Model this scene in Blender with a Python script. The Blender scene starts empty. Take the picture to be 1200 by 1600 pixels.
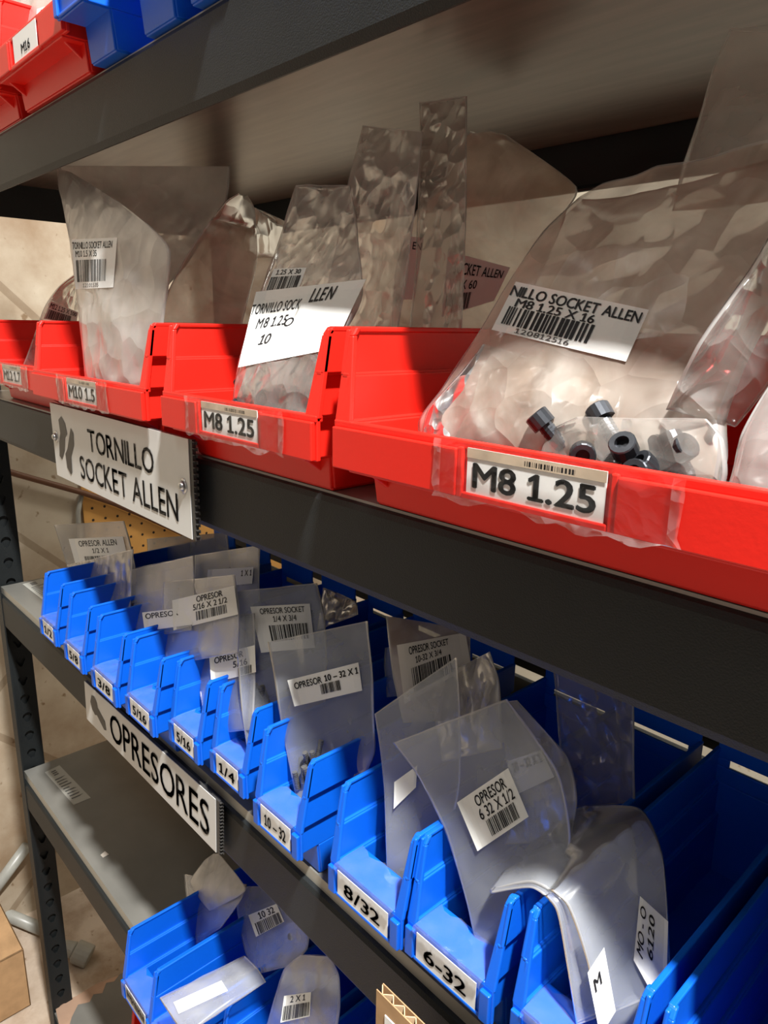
import bpy, bmesh, math, random
from mathutils import Vector, Matrix, noise
from mathutils.bvhtree import BVHTree
from mathutils.geometry import tessellate_polygon
R_ = random.Random(7)
sc = bpy.context.scene
COL = sc.collection
D = 0.32                      # unit: distance from the camera to the front plane of the rack
CAMZ = 1.536
# ------------------------------------------------------------------ camera
F, YAW, PITCH, ROLL = 1119.338, 0.8232284, 0.2547577, -0.0169263
def _axes():
    f = Vector((-math.sin(YAW)*math.cos(PITCH), math.cos(YAW)*math.cos(PITCH), -math.sin(PITCH)))
    r0 = Vector((math.cos(YAW), math.sin(YAW), 0)); d0 = f.cross(r0)
    r = math.cos(ROLL)*r0 + math.sin(ROLL)*d0
    d = -math.sin(ROLL)*r0 + math.cos(ROLL)*d0
    return r, d, f
AR, AD, AF = _axes()
CAMLOC = Vector((0, -D, CAMZ))
cam = bpy.data.cameras.new('camera'); camo = bpy.data.objects.new('camera', cam); COL.objects.link(camo)
cam.sensor_fit = 'HORIZONTAL'; cam.sensor_width = 36; cam.lens = F/1200*36
cam.clip_start = 0.02; cam.clip_end = 60
camo.matrix_world = Matrix(((AR.x, -AD.x, -AF.x, CAMLOC.x), (AR.y, -AD.y, -AF.y, CAMLOC.y), (AR.z, -AD.z, -AF.z, CAMLOC.z), (0, 0, 0, 1)))
sc.camera = camo
# ------------------------------------------------------------------ view, world, lamps
sc.view_settings.view_transform = 'Standard'; sc.view_settings.look = 'None'
sc.view_settings.gamma = 1; sc.view_settings.use_curve_mapping = False
sc.view_settings.exposure = 0.35
sc.cycles.transparent_max_bounces = 40
sc.cycles.max_bounces = 10
sc.cycles.diffuse_bounces = 5
w = bpy.data.worlds.new('world'); sc.world = w; w.use_nodes = True
w.node_tree.nodes['Background'].inputs[0].default_value = (1, .95, .88, 1)
w.node_tree.nodes['Background'].inputs[1].default_value = 0.008
def lamp(name, loc, size, power, col, rot=(0, 0, 0)):
    l = bpy.data.lights.new(name, 'AREA'); l.shape = 'DISK'; l.size = size; l.energy = power; l.color = col
    o = bpy.data.objects.new(name, l); COL.objects.link(o); o.location = loc; o.rotation_euler = rot
    return o
lamp('ceiling_lamp_key', (0.62, -0.36, 3.45), 0.14, 170, (1, .985, .96))
lamp('fill_light_aisle', (-1.0, -1.1, 3.45), 0.5, 6, (1, .96, .9))  # weak fill added to lift the left side and the shaded shelves
lamp('ceiling_lamp_rear', (-0.7, 1.15, 3.3), 0.4, 24, (1, .96, .88))

# ------------------------------------------------------------------ helpers
def ray(px, py):
    return (AR*((px-600)/F) + AD*((py-800)/F) + AF)
def at(px, py, Y):
    """world point on the vertical plane Y (rack units behind the front) seen at a photo pixel"""
    d = ray(px, py); return CAMLOC + d*((1+Y)*D/d.y)
def atz(px, py, z):
    d = ray(px, py); return CAMLOC + d*(z*D/d.z)
def atx(px, py, x):
    d = ray(px, py); return CAMLOC + d*(x*D/d.x)
def U(x, y, z):
    return Vector((x*D, y*D, CAMZ+z*D))
def ZU(z): return CAMZ+z*D

def mesh_obj(name, verts, faces, mats, root=None, smooth=False, fmat=None, loc=None):
    """world-space verts; root: parent thing (its location is subtracted) ; loc: own origin"""
    off = Vector((0, 0, 0))
    if root is not None: off = Vector(root['_w'])
    if loc is not None: off = Vector(loc)
    me = bpy.data.meshes.new(name)
    me.from_pydata([Vector(v)-off for v in verts], [], faces)
    for m in (mats if isinstance(mats, (list, tuple)) else [mats]): me.materials.append(m)
    if fmat: me.polygons.foreach_set('material_index', fmat)
    if smooth: me.polygons.foreach_set('use_smooth', [True]*len(me.polygons))
    me.update()
    o = bpy.data.objects.new(name, me); COL.objects.link(o)
    if root is not None: o.parent = root; o['_w'] = root['_w']
    elif loc is not None: o.location = loc; o['_w'] = list(loc)
    else: o['_w'] = [0, 0, 0]
    return o
def child_under(o, root):
    o.parent = root
def tag(o, label, cat, group=None, kind=None):
    o['label'] = label; o['category'] = cat
    if group: o['group'] = group
    if kind: o['kind'] = kind
    return o
def empty(name, loc):
    o = bpy.data.objects.new(name, None); COL.objects.link(o); o.location = loc; o['_w'] = list(loc)
    o.empty_display_size = .05
    return o
def bevel(o, w_=.0015, seg=2, ang=40):
    m = o.modifiers.new('bevel', 'BEVEL'); m.width = w_; m.segments = seg; m.limit_method = 'ANGLE'; m.angle_limit = math.radians(ang)
    m.harden_normals = False
    return o

class MB:
    def __init__(s): s.v = []; s.f = []; s.m = []
    def add(s, vs, fs, m=0):
        b = len(s.v); s.v += [Vector(x) for x in vs]; s.f += [tuple(b+i for i in f) for f in fs]; s.m += [m]*len(fs)
    def box(s, a, b, m=0):
        x0, y0, z0 = [min(p, q) for p, q in zip(a, b)]; x1, y1, z1 = [max(p, q) for p, q in zip(a, b)]
        s.hexa([(x0, y0, z0), (x1, y0, z0), (x1, y1, z0), (x0, y1, z0)], [(x0, y0, z1), (x1, y0, z1), (x1, y1, z1), (x0, y1, z1)], m)
    def hexa(s, lo, hi, m=0):
        s.add(list(lo)+list(hi), [(3, 2, 1, 0), (4, 5, 6, 7), (0, 1, 5, 4), (1, 2, 6, 5), (2, 3, 7, 6), (3, 0, 4, 7)], m)
    def plate(s, pts, t, m=0):
        pts = [Vector(p) for p in pts]
        n = (pts[1]-pts[0]).cross(pts[2]-pts[0]).normalized()*t/2
        k = len(pts)
        s.add([p-n for p in pts]+[p+n for p in pts],
              [tuple(range(k-1, -1, -1)), tuple(range(k, 2*k))]+[(i, (i+1) % k, (i+1) % k+k, i+k) for i in range(k)], m)
    def tube(s, a, b, r0, r1=None, n=16, m=0, cap=True):
        a = Vector(a); b = Vector(b); r1 = r0 if r1 is None else r1
        d = (b-a).normalized(); u = d.orthogonal().normalized(); v = d.cross(u)
        P = []
        for c, r in ((a, r0), (b, r1)):
            for i in range(n):
                t = 2*math.pi*i/n; P.append(c+(u*math.cos(t)+v*math.sin(t))*r)
        fs = [(i, (i+1) % n, (i+1) % n+n, i+n) for i in range(n)]
        if cap: fs += [tuple(range(n-1, -1, -1)), tuple(range(n, 2*n))]
        s.add(P, fs, m)
    def path(s, pts, r, n=10, m=0):
        pts = [Vector(p) for p in pts]; rings = []
        for i, p in enumerate(pts):
            d = (pts[min(i+1, len(pts)-1)]-pts[max(i-1, 0)]).normalized()
            u = d.cross(Vector((0, 0, 1)));  u = u.normalized() if u.length > 1e-4 else d.orthogonal().normalized()
            v = d.cross(u)
            rings += [p+(u*math.cos(2*math.pi*k/n)+v*math.sin(2*math.pi*k/n))*r for k in range(n)]
        fs = []
        for i in range(len(pts)-1):
            for k in range(n): fs.append((i*n+k, i*n+(k+1) % n, (i+1)*n+(k+1) % n, (i+1)*n+k))
        fs += [tuple(range(n-1, -1, -1)), tuple((len(pts)-1)*n+k for k in range(n))]
        s.add(rings, fs, m)
    def build(s, name, mats, root=None, smooth=False, loc=None):
        return mesh_obj(name, s.v, s.f, mats, root, smooth, s.m, loc)

# ------------------------------------------------------------------ materials
def nt(name):
    m = bpy.data.materials.new(name); m.use_nodes = True
    return m, m.node_tree.nodes, m.node_tree.links, m.node_tree.nodes['Principled BSDF']
def mat(name, col, rough=.5, metal=0, spec=.5, var=0, scale=20, bump=0, bscale=60, col2=None, stretch=None):
    m, N, L, b = nt(name)
    b.inputs['Base Color'].default_value = (*col, 1); b.inputs['Roughness'].default_value = rough
    b.inputs['Metallic'].default_value = metal; b.inputs['Specular IOR Level'].default_value = spec
    tc = N.new('ShaderNodeTexCoord'); src = tc.outputs['Object']
    if stretch:
        mp = N.new('ShaderNodeMapping'); mp.inputs['Scale'].default_value = stretch; L.new(src, mp.inputs[0]); src = mp.outputs[0]
    if var or col2:
        n = N.new('ShaderNodeTexNoise'); n.inputs['Scale'].default_value = scale; n.inputs['Detail'].default_value = 6; L.new(src, n.inputs['Vector'])
        r = N.new('ShaderNodeValToRGB'); L.new(n.outputs['Fac'], r.inputs[0])
        c2 = col2 or tuple(c*(1-var) for c in col)
        r.color_ramp.elements[0].color = (*c2, 1); r.color_ramp.elements[1].color = (*col, 1)
        r.color_ramp.elements[0].position = .35; r.color_ramp.elements[1].position = .65
        L.new(r.outputs[0], b.inputs['Base Color'])
    if bump:
        n2 = N.new('ShaderNodeTexNoise'); n2.inputs['Scale'].default_value = bscale; n2.inputs['Detail'].default_value = 4; L.new(src, n2.inputs['Vector'])
        bp = N.new('ShaderNodeBump'); bp.inputs['Strength'].default_value = bump; bp.inputs['Distance'].default_value = .002
        L.new(n2.outputs['Fac'], bp.inputs['Height']); L.new(bp.outputs[0], b.inputs['Normal'])
    return m
def film(name, op, col=(.86, .84, .80), rough=.2, crinkle=.5, cscale=28, opvar=.35, trans=.45, gl=1.0, col2=None):
    m = bpy.data.materials.new(name); m.use_nodes = True; N = m.node_tree.nodes; L = m.node_tree.links; N.clear()
    out = N.new('ShaderNodeOutputMaterial'); tc = N.new('ShaderNodeTexCoord')
    nz = N.new('ShaderNodeTexNoise'); nz.inputs['Scale'].default_value = cscale; nz.inputs['Detail'].default_value = 5; nz.inputs['Distortion'].default_value = .8
    nz.noise_type = 'RIDGED_MULTIFRACTAL' if crinkle > .3 else 'FBM'
    L.new(tc.outputs['Object'], nz.inputs['Vector'])
    vm = N.new('ShaderNodeVectorMath'); vm.operation = 'MULTIPLY_ADD'; L.new(nz.outputs['Color'], vm.inputs[0]); vm.inputs[1].default_value = (.012, .012, .012); L.new(tc.outputs['Object'], vm.inputs[2])
    vo = N.new('ShaderNodeTexVoronoi'); vo.inputs['Scale'].default_value = cscale*1.5; L.new(vm.outputs[0], vo.inputs['Vector'])
    ad = N.new('ShaderNodeMath'); ad.operation = 'MULTIPLY_ADD'; ad.inputs[1].default_value = 1.6; L.new(vo.outputs['Distance'], ad.inputs[0]); L.new(nz.outputs['Fac'], ad.inputs[2])
    bp = N.new('ShaderNodeBump'); bp.inputs['Strength'].default_value = crinkle; bp.inputs['Distance'].default_value = .004; L.new(ad.outputs[0], bp.inputs['Height'])
    n2 = N.new('ShaderNodeTexNoise'); n2.inputs['Scale'].default_value = 16; n2.inputs['Detail'].default_value = 4; L.new(tc.outputs['Object'], n2.inputs['Vector'])
    mr = N.new('ShaderNodeMapRange'); mr.inputs['From Min'].default_value = .3; mr.inputs['From Max'].default_value = .7
    mr.inputs['To Min'].default_value = max(0, op*(1-opvar)); mr.inputs['To Max'].default_value = min(1, op*(1+opvar)); L.new(n2.outputs['Fac'], mr.inputs['Value'])
    tr = N.new('ShaderNodeBsdfTransparent'); tr.inputs[0].default_value = (.97, .97, .96, 1)
    di = N.new('ShaderNodeBsdfDiffuse'); di.inputs[0].default_value = (*col, 1); L.new(bp.outputs[0], di.inputs['Normal'])
    tl = N.new('ShaderNodeBsdfTranslucent'); tl.inputs[0].default_value = (*col, 1); L.new(bp.outputs[0], tl.inputs['Normal'])
    mx = N.new('ShaderNodeMixShader'); mx.inputs[0].default_value = trans; L.new(di.outputs[0], mx.inputs[1]); L.new(tl.outputs[0], mx.inputs[2])
    m2 = N.new('ShaderNodeMixShader'); L.new(mr.outputs[0], m2.inputs[0]); L.new(tr.outputs[0], m2.inputs[1]); L.new(mx.outputs[0], m2.inputs[2])
    gs = N.new('ShaderNodeBsdfGlossy'); gs.inputs['Roughness'].default_value = rough; gs.inputs[0].default_value = (1, 1, 1, 1); L.new(bp.outputs[0], gs.inputs['Normal'])
    fr = N.new('ShaderNodeFresnel'); fr.inputs[0].default_value = 1.5; L.new(bp.outputs[0], fr.inputs['Normal'])
    mu = N.new('ShaderNodeMath'); mu.operation = 'MULTIPLY'; mu.use_clamp = True; mu.inputs[1].default_value = gl; L.new(fr.outputs[0], mu.inputs[0])
    m3 = N.new('ShaderNodeMixShader'); L.new(mu.outputs[0], m3.inputs[0]); L.new(m2.outputs[0], m3.inputs[1]); L.new(gs.outputs[0], m3.inputs[2])
    if col2:
        n4 = N.new('ShaderNodeTexNoise'); n4.inputs['Scale'].default_value = 13; n4.inputs['Detail'].default_value = 7; n4.inputs['Distortion'].default_value = 1.2; L.new(tc.outputs['Object'], n4.inputs['Vector'])
        rr = N.new('ShaderNodeValToRGB'); rr.color_ramp.elements[0].position = .38; rr.color_ramp.elements[1].position = .6
        rr.color_ramp.elements[0].color = (*col2, 1); rr.color_ramp.elements[1].color = (*col, 1); L.new(n4.outputs['Fac'], rr.inputs[0])
        L.new(rr.outputs[0], di.inputs[0]); L.new(rr.outputs[0], tl.inputs[0])
    L.new(m3.outputs[0], out.inputs[0])
    return m
M = {}
M['beam'] = mat('dark_painted_steel', (.016, .019, .020), .5, 0, .3, .35, 7, .25, 900)
M['panel'] = mat('grey_coated_board', (.20, .195, .175), .33, 0, .5, .2, 9)
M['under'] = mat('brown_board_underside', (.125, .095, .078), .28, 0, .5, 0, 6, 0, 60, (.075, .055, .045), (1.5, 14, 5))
M['paneledge'] = mat('board_edge', (.42, .40, .34), .5)
M['red'] = mat('red_plastic', (.80, .016, .008), .42, 0, .45, .10, 8, .05, 300)
M['blue'] = mat('blue_plastic', (.002, .125, .74), .40, 0, .45, .12, 10, .05, 300)
M['paper'] = mat('white_paper', (.86, .86, .83), .6, 0, .3)
M['paperpink'] = mat('cream_paper', (.80, .74, .66), .7, 0, .2)
M['ink'] = mat('black_ink', (.012, .012, .014), .5, 0, .3)
M['inkgrey'] = mat('grey_ink', (.09, .09, .09), .5)
M['tan'] = mat('old_tan_label', (.62, .50, .36), .6, 0, .3, .3, 40)
M['board'] = mat('black_fluted_plastic', (.045, .043, .04), .5)
M['steel'] = mat('zinc_screw', (.62, .64, .64), .28, 1, .5, .2, 200)
M['dark_steel'] = mat('black_oxide_steel', (.07, .075, .085), .33, .75, .5, .3, 120)
M['grey_steel'] = mat('grey_steel', (.20, .20, .20), .4, .6, .5, .4, 200)
M['card'] = mat('corrugated_cardboard', (.50, .31, .16), .8, 0, .2, .25, 25)
M['cardlight'] = mat('cardboard_edge', (.66, .47, .28), .8, 0, .2, .3, 120)
M['pvc'] = mat('grey_white_pvc', (.40, .40, .36), .35, 0, .5, .15, 30)
M['peg'] = mat('orange_pegboard', (.74, .39, .11), .5, 0, .4, .12, 12)
M['hole'] = mat('dark_hole', (.03, .02, .015), .8)
M['brown'] = mat('brown_cable_sheath', (.13, .055, .028), .5)
M['plaster'] = mat('cream_plaster', (.12, .115, .11), .8, 0, .2, .15, 6)
M['ceil'] = mat('white_ceiling', (.25, .245, .24), .9, 0, .2, .05, 4)
M['clear'] = film('clear_film', .20, (.82, .77, .71), .14, .8, 34, .4, .4, .75)
M['mid'] = film('hazy_film', .30, (.84, .80, .75), .18, .6, 30, .4, .45, .75)
M['crinkly'] = film('crinkly_film', .22, (.85, .85, .86), .30, 1.0, 46, .6, .3, 8.0)
M['flatfilm'] = film('flat_hazy_film', .25, (.88, .92, .97), .26, .10, 12, .35, .45, .7)
M['dusty'] = film('dusty_film', .60, (.86, .77, .67), .36, .8, 22, .25, .5, .8, (.56, .44, .35))
M['white'] = film('milky_film', .50, (.84, .82, .78), .28, .5, 22, .3, .4, .8)
M['seam'] = film('film_seam', .42, (.88, .86, .83), .25, .1, 20, .1, .4, 1.0)
M['tape'] = film('clear_tape', .06, (.80, .82, .84), .2, .2, 60, .9, .2, .7)

M['tapeedge'] = film('tape_edge', .14, (.9, .84, .8), .2, .5, 60, .9, .2, .7)
M['thintape'] = film('thin_tape', .025, (.9, .88, .85), .1, .25, 60, .9, .2, .5)
def stone(name, c1, c2, pit, scale, bw, rot, bump=.6):
    m, N, L, b = nt(name); b.inputs['Roughness'].default_value = .6; b.inputs['Specular IOR Level'].default_value = .3
    tc = N.new('ShaderNodeTexCoord'); mp = N.new('ShaderNodeMapping'); mp.inputs['Rotation'].default_value = rot; L.new(tc.outputs['Object'], mp.inputs[0])
    n = N.new('ShaderNodeTexNoise'); n.inputs['Scale'].default_value = scale; n.inputs['Detail'].default_value = 8; n.inputs['Roughness'].default_value = .6; L.new(tc.outputs['Object'], n.inputs['Vector'])
    r = N.new('ShaderNodeValToRGB'); L.new(n.outputs['Fac'], r.inputs[0]); r.color_ramp.elements[0].position = .32; r.color_ramp.elements[1].position = .62
    r.color_ramp.elements[0].color = (*c1, 1); r.color_ramp.elements[1].color = (*c2, 1)
    v = N.new('ShaderNodeTexNoise'); v.inputs['Scale'].default_value = 38; v.inputs['Detail'].default_value = 3; L.new(tc.outputs['Object'], v.inputs['Vector'])
    r2 = N.new('ShaderNodeValToRGB'); L.new(v.outputs['Fac'], r2.inputs[0]); r2.color_ramp.elements[0].position = .27; r2.color_ramp.elements[1].position = .34
    r2.color_ramp.elements[0].color = (*pit, 1); r2.color_ramp.elements[1].color = (1, 1, 1, 1)
    mx = N.new('ShaderNodeMix'); mx.data_type = 'RGBA'; mx.blend_type = 'MULTIPLY'; mx.inputs[0].default_value = .8; L.new(r.outputs[0], mx.inputs[6]); L.new(r2.outputs[0], mx.inputs[7])
    last = mx.outputs[2]
    if bw:
        k = N.new('ShaderNodeTexBrick'); k.offset = 0; k.inputs['Scale'].default_value = 1; k.inputs['Brick Width'].default_value = bw; k.inputs['Row Height'].default_value = bw; k.inputs['Mortar Size'].default_value = .009
        k.inputs['Color1'].default_value = k.inputs['Color2'].default_value = (1, 1, 1, 1); k.inputs['Mortar'].default_value = (.45, .38, .3, 1); 
        sx = N.new('ShaderNodeSeparateXYZ'); L.new(tc.outputs['Object'], sx.inputs[0]); cx = N.new('ShaderNodeCombineXYZ')
        for op_, ax_ in (('ADD', 'X'), ('SUBTRACT', 'Y')):
            a_ = N.new('ShaderNodeMath'); a_.operation = op_; L.new(sx.outputs['Y'], a_.inputs[0]); L.new(sx.outputs['Z'], a_.inputs[1])
            b2 = N.new('ShaderNodeMath'); b2.operation = 'MULTIPLY'; b2.inputs[1].default_value = .7071; L.new(a_.outputs[0], b2.inputs[0]); L.new(b2.outputs[0], cx.inputs[ax_])
        L.new(cx.outputs[0], k.inputs['Vector'])
        m2 = N.new('ShaderNodeMix'); m2.data_type = 'RGBA'; m2.blend_type = 'MULTIPLY'; m2.inputs[0].default_value = .55; L.new(last, m2.inputs[6]); L.new(k.outputs[0], m2.inputs[7]); last = m2.outputs[2]
    L.new(last, b.inputs['Base Color'])
    bp = N.new('ShaderNodeBump'); bp.inputs['Strength'].default_value = bump; bp.inputs['Distance'].default_value = .004; L.new(n.outputs['Fac'], bp.inputs['Height']); L.new(bp.outputs[0], b.inputs['Normal'])
    return m
M['stonewall'] = stone('travertine_wall', (.33, .235, .15), (.58, .51, .40), (.45, .33, .22), 3.6, .42, (math.radians(45), 0, math.radians(90)))
M['rearwall'] = stone('pale_stone_wall', (.40, .36, .28), (.48, .44, .35), (.7, .6, .5), 3.0, 0, (0, 0, 0))
M['floor'] = stone('worn_concrete_floor', (.34, .24, .16), (.60, .50, .40), (.45, .35, .26), 9, 0, (0, 0, 0), 1.0)

# ------------------------------------------------------------------ room
XL, XR, YF, YB, ZC = -5.6*D, 2.2, -1.7, 1.45, 3.6
def room(name, a, b, m):
    q = MB(); q.box(a, b); o = q.build(name, m); o['kind'] = 'structure'; return o
room('floor', (XL-.1, YF-.1, -.1), (XR+.1, YB+.1, 0), M['floor'])
room('ceiling', (XL-.1, YF-.1, ZC), (XR+.1, YB+.1, ZC+.1), M['ceil'])
room('wall_left', (XL-.1, YF, 0), (XL, YB, ZC), M['stonewall'])
room('wall_right', (XR, YF, 0), (XR+.1, YB, ZC), M['plaster'])
room('wall_back', (XL-.1, YB, 0), (XR+.1, YB+.1, ZC), M['rearwall'])
room('wall_front', (XL-.1, YF-.1, 0), (XR+.1, YF, ZC), M['plaster'])

# ------------------------------------------------------------------ text and stickers
_tc = {}
def glyph(ch, shear):
    c = bpy.data.curves.new('t', 'FONT'); c.body = ch; c.size = 1; c.shear = shear; c.resolution_u = 3
    o = bpy.data.objects.new('t', c); COL.objects.link(o)
    dg = bpy.context.evaluated_depsgraph_get(); dg.update()
    me = bpy.data.meshes.new_from_object(o.evaluated_get(dg))
    vs = [(v.co.x, v.co.y) for v in me.vertices]; fs = [tuple(p.vertices) for p in me.polygons]
    bpy.data.objects.remove(o); bpy.data.curves.remove(c); bpy.data.meshes.remove(me)
    return vs, fs
def text_mesh(s, bold=0, shear=0):
    k = (s, bold, shear)
    if k in _tc: return _tc[k]
    if ('H', shear) not in _tc: _tc[('H', shear)] = glyph('H', shear)
    h = max(y for x, y in _tc[('H', shear)][0]); x = 0; vs = []; fs = []
    for ch in s:
        if ch == ' ': x += .26; continue
        if (ch, shear) not in _tc:
            if ch == '1':
                a = .095
                P = [(.17, .07), (.17, h-.13), (.04, h-.21), (.04, h-.12), (.19, h), (.17+a, h), (.17+a, .07), (.40, .07), (.40, 0), (.04, 0), (.04, .07)]
                _tc[(ch, shear)] = ([(px+shear*py, py) for px, py in P], [(3, 2, 1), (3, 1, 4), (4, 1, 0), (4, 0, 6), (4, 6, 5), (10, 9, 8), (10, 8, 7)])
            else: _tc[(ch, shear)] = glyph(ch, shear)
        v0, f0 = _tc[(ch, shear)]
        xm = min(p[0] for p in v0); xM = max(p[0] for p in v0); n = len(vs)
        vs += [Vector((p[0]-xm+x, p[1], 0)) for p in v0]; fs += [tuple(q+n for q in f) for f in f0]; x += xM-xm+.085
    if bold:
        n = len(vs); v0, f0 = vs[:], fs[:]
        vs, fs = [], []
        for q, (dx, dy) in enumerate(((-bold, 0), (bold, 0), (0, bold*.7), (0, -bold*.7))):
            vs += [v+Vector((dx*1.3, dy*1.3, 0)) for v in v0]; fs += [tuple(i+q*n for i in f) for f in f0]
    x0 = min(v.x for v in vs); x1 = max(v.x for v in vs); y0 = min(v.y for v in vs); y1 = max(v.y for v in vs)
    vs = [((v.x-x0)/max(1e-6, x1-x0), (v.y-y0)/max(1e-6, y1-y0)) for v in vs]
    _tc[k] = (vs, fs); return _tc[k]
def decal(q, items, fn, ink=1):
    """items: ('t',text,s0,t0,s1,t1[,bold,shear,mat]) / ('b',s0,t0,s1,t1,seed) / ('p',[(s,t)..],mat); fn(s,t,lift)->point; t up"""
    for it in items:
        if it[0] == 't':
            _, s, s0, t0, s1, t1 = it[:6]; bold = it[6] if len(it) > 6 else .012; sh = it[7] if len(it) > 7 else 0; mi = it[8] if len(it) > 8 else ink
            vs, fs = text_mesh(s, bold, sh)
            q.add([fn(s0+(s1-s0)*x, t0+(t1-t0)*y, 1) for x, y in vs], fs, mi)
        elif it[0] == 'b':
            _, s0, t0, s1, t1, seed = it; rr = random.Random(seed); x = 0.0; W = []
            while x < 1:
                a = rr.choice((.012, .02, .03, .042)); g = rr.choice((.012, .018, .03)); W.append((x, min(1, x+a))); x += a+g
            for a, b_ in W:
                n = 3
                for k in range(n):
                    ta, tb = t0+(t1-t0)*k/n, t0+(t1-t0)*(k+1)/n
                    q.add([fn(s0+(s1-s0)*a, ta, 1), fn(s0+(s1-s0)*b_, ta, 1), fn(s0+(s1-s0)*b_, tb, 1), fn(s0+(s1-s0)*a, tb, 1)], [(0, 1, 2, 3)], ink)
        elif it[0] == 'p':
            pts = it[1]; tri = tessellate_polygon([[Vector((a, b, 0)) for a, b in pts]])
            q.add([fn(s, t, 1) for s, t in pts], [tuple(t) for t in tri], it[2] if len(it) > 2 else ink)
def quad_fn(TL, TR, BR, BL, lift=.0004):
    TL, TR, BR, BL = map(Vector, (TL, TR, BR, BL)); n = (TR-BL).cross(TL-BR).normalized()
    if n.dot(CAMLOC-TL) < 0: n = -n
    return lambda s, t, l=0: (BL*(1-s)+BR*s)*(1-t)+(TL*(1-s)+TR*s)*t+n*(lift*l), n

# ------------------------------------------------------------------ rack
XA, XB, YD = -4.37, 2.2, 1.65     # left end, right end, depth (rack units)
rack = empty('shelving_rack', (0, 0, 0))
tag(rack, 'dark grey steel shelving rack with perforated corner posts holding all the bins', 'shelf rack')
def post(x, y, sx, sy):
    """L post; sx: direction of the front flange, sy: direction of the side flange"""
    q = MB(); wf = .125*D; t = .0022; pitch = .125*D
    x0, y0 = x*D, y*D
    z0, z1 = 0.0, 2.45
    q.box((x0, y0, z0), (x0+sx*wf*.72, y0+sy*t, z1))
    # perforated side flange
    n = int((z1-z0)/pitch); wy = .15*D
    for i in range(n):
        zc = z0+pitch*(i+.5); cy = .56*wy
        outer = []; inner = []
        for k in range(16):
            a = 2*math.pi*k/16; c, s_ = math.cos(a), math.sin(a); aa = math.atan2(math.copysign(pitch, s_), math.copysign(wy, c)) if k % 4 == 2 else a; co, so_ = math.cos(aa), math.sin(aa)
            m_ = max(abs(co)/(wy/2), abs(so_)/(pitch/2)); outer.append((wy/2+co/m_, zc+so_/m_))
            rr = .0085 if s_ > -.2 else .0060
            inner.append((cy+c*rr, zc+s_*(rr if s_ > -.2 else .0125)))
        for xo in (0, t):
            P = [(x0+sx*xo, y0+sy*a, b) for a, b in outer]+[(x0+sx*xo, y0+sy*a, b) for a, b in inner]
            q.add(P, [(k, (k+1) % 16, (k+1) % 16+16, k+16) for k in range(16)])
        P = [(x0, y0+sy*a, b) for a, b in inner]+[(x0+sx*t, y0+sy*a, b) for a, b in inner]
        q.add(P, [(k, (k+1) % 16, (k+1) % 16+16, k+16) for k in range(16)])
    q.box((x0, y0+sy*wy, z0), (x0+sx*t, y0+sy*(wy+.0005), z1)); q.box((x0-sx*.006, y0+sy*.002, z0), (x0-sx*.0045, y0+sy*wy, z1))
    return q.build('post', M['beam'], rack)
post(XA, 0, 1, 1); post(XA, YD, 1, -1); post(XB, 0, -1, 1); post(XB, YD, -1, -1)
def level(zt, zb, panel_top, th=.05, YD=YD):
    # front / rear beams: rolled profile with a step lip at the top
    def prof(y, s, name):
        q = MB(); t = .002
        a, b = (XA+.02)*D, (XB-.02)*D
        ys = y*D
        pts = [(0, ZU(zb)+.006), (0.003*s, ZU(zb)), (.006*s, ZU(zb)+.0006), (.0075*s, ZU(zb)+.003), (.005*s, ZU(zb)+t+.003), (t*s+.001*s, ZU(zb)+.008),
               (t*s, ZU(zt)-.006), (.028*s, ZU(zt)-.006), (.028*s, ZU(zt)-.006+t), (.012*s, ZU(zt)-.003), (.006*s, ZU(zt)), (0.002*s, ZU(zt)-.001), (0, ZU(zt)-.005)]
        k = len(pts)
        P = [(a, ys+p[0], p[1]) for p in pts]+[(b, ys+p[0], p[1]) for p in pts]
        q.add(P, [(i, (i+1) % k, (i+1) % k+k, i+k) for i in range(k)]+[tuple(range(k)), tuple(range(2*k-1, k-1, -1))])
        return q.build(name, M['beam'], rack)
    prof(0.004, 1, 'front_beam'); prof(YD-.004, -1, 'rear_beam')
    for x, s in ((XA, 1), (XB, -1)):
        q = MB(); q.box(((x+.012*s)*D, .03*D, ZU(zb)), ((x+.022*s)*D, (YD-.03)*D, ZU(zt)-.006)); q.build('side_beam', M['beam'], rack)
    q = MB(); a = (XA+.03)*D; b = (XB-.03)*D; y0 = .022*D; y1 = (YD-.10)*D; z1 = ZU(panel_top); z0 = z1-th*D
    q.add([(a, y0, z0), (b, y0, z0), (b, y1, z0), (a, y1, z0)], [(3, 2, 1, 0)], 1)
    q.add([(a, y0, z1), (b, y0, z1), (b, y1, z1), (a, y1, z1)], [(0, 1, 2, 3)], 0)
    q.add([(a, y0, z0), (b, y0, z0), (b, y1, z0), (a, y1, z0), (a, y0, z1), (b, y0, z1), (b, y1, z1), (a, y1, z1)], [(0, 1, 5, 4), (1, 2, 6, 5), (2, 3, 7, 6), (3, 0, 4, 7)], 2)
    return q.build('shelf_panel', [M['panel'], M['under'], M['paneledge']], rack)
P1 = level(.729, .522, .738)
P2 = level(-.384, -.592, -.378)
P3 = level(-1.530, -1.727, -1.492, .05, 1.5)
P4 = level(-2.757, -2.948, -2.705)
P5 = level(-4.66, -4.795, -4.60)
def rear_light_block(z0, z1, YD=YD):  # unseen sheet added to keep rear light out of the shelf interior
    q = MB(); q.box(((XA+.05)*D, (YD-.045)*D, ZU(z0)), ((XB-.05)*D, (YD-.038)*D, ZU(z1))); q.build('rear_light_block', M['lightblock'], rack)
M['lightblock'] = mat('dark_light_block', (.05, .045, .04), .6)
rear_light_block(-1.472, -.595, 1.5); rear_light_block(-2.70, -1.73)
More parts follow.
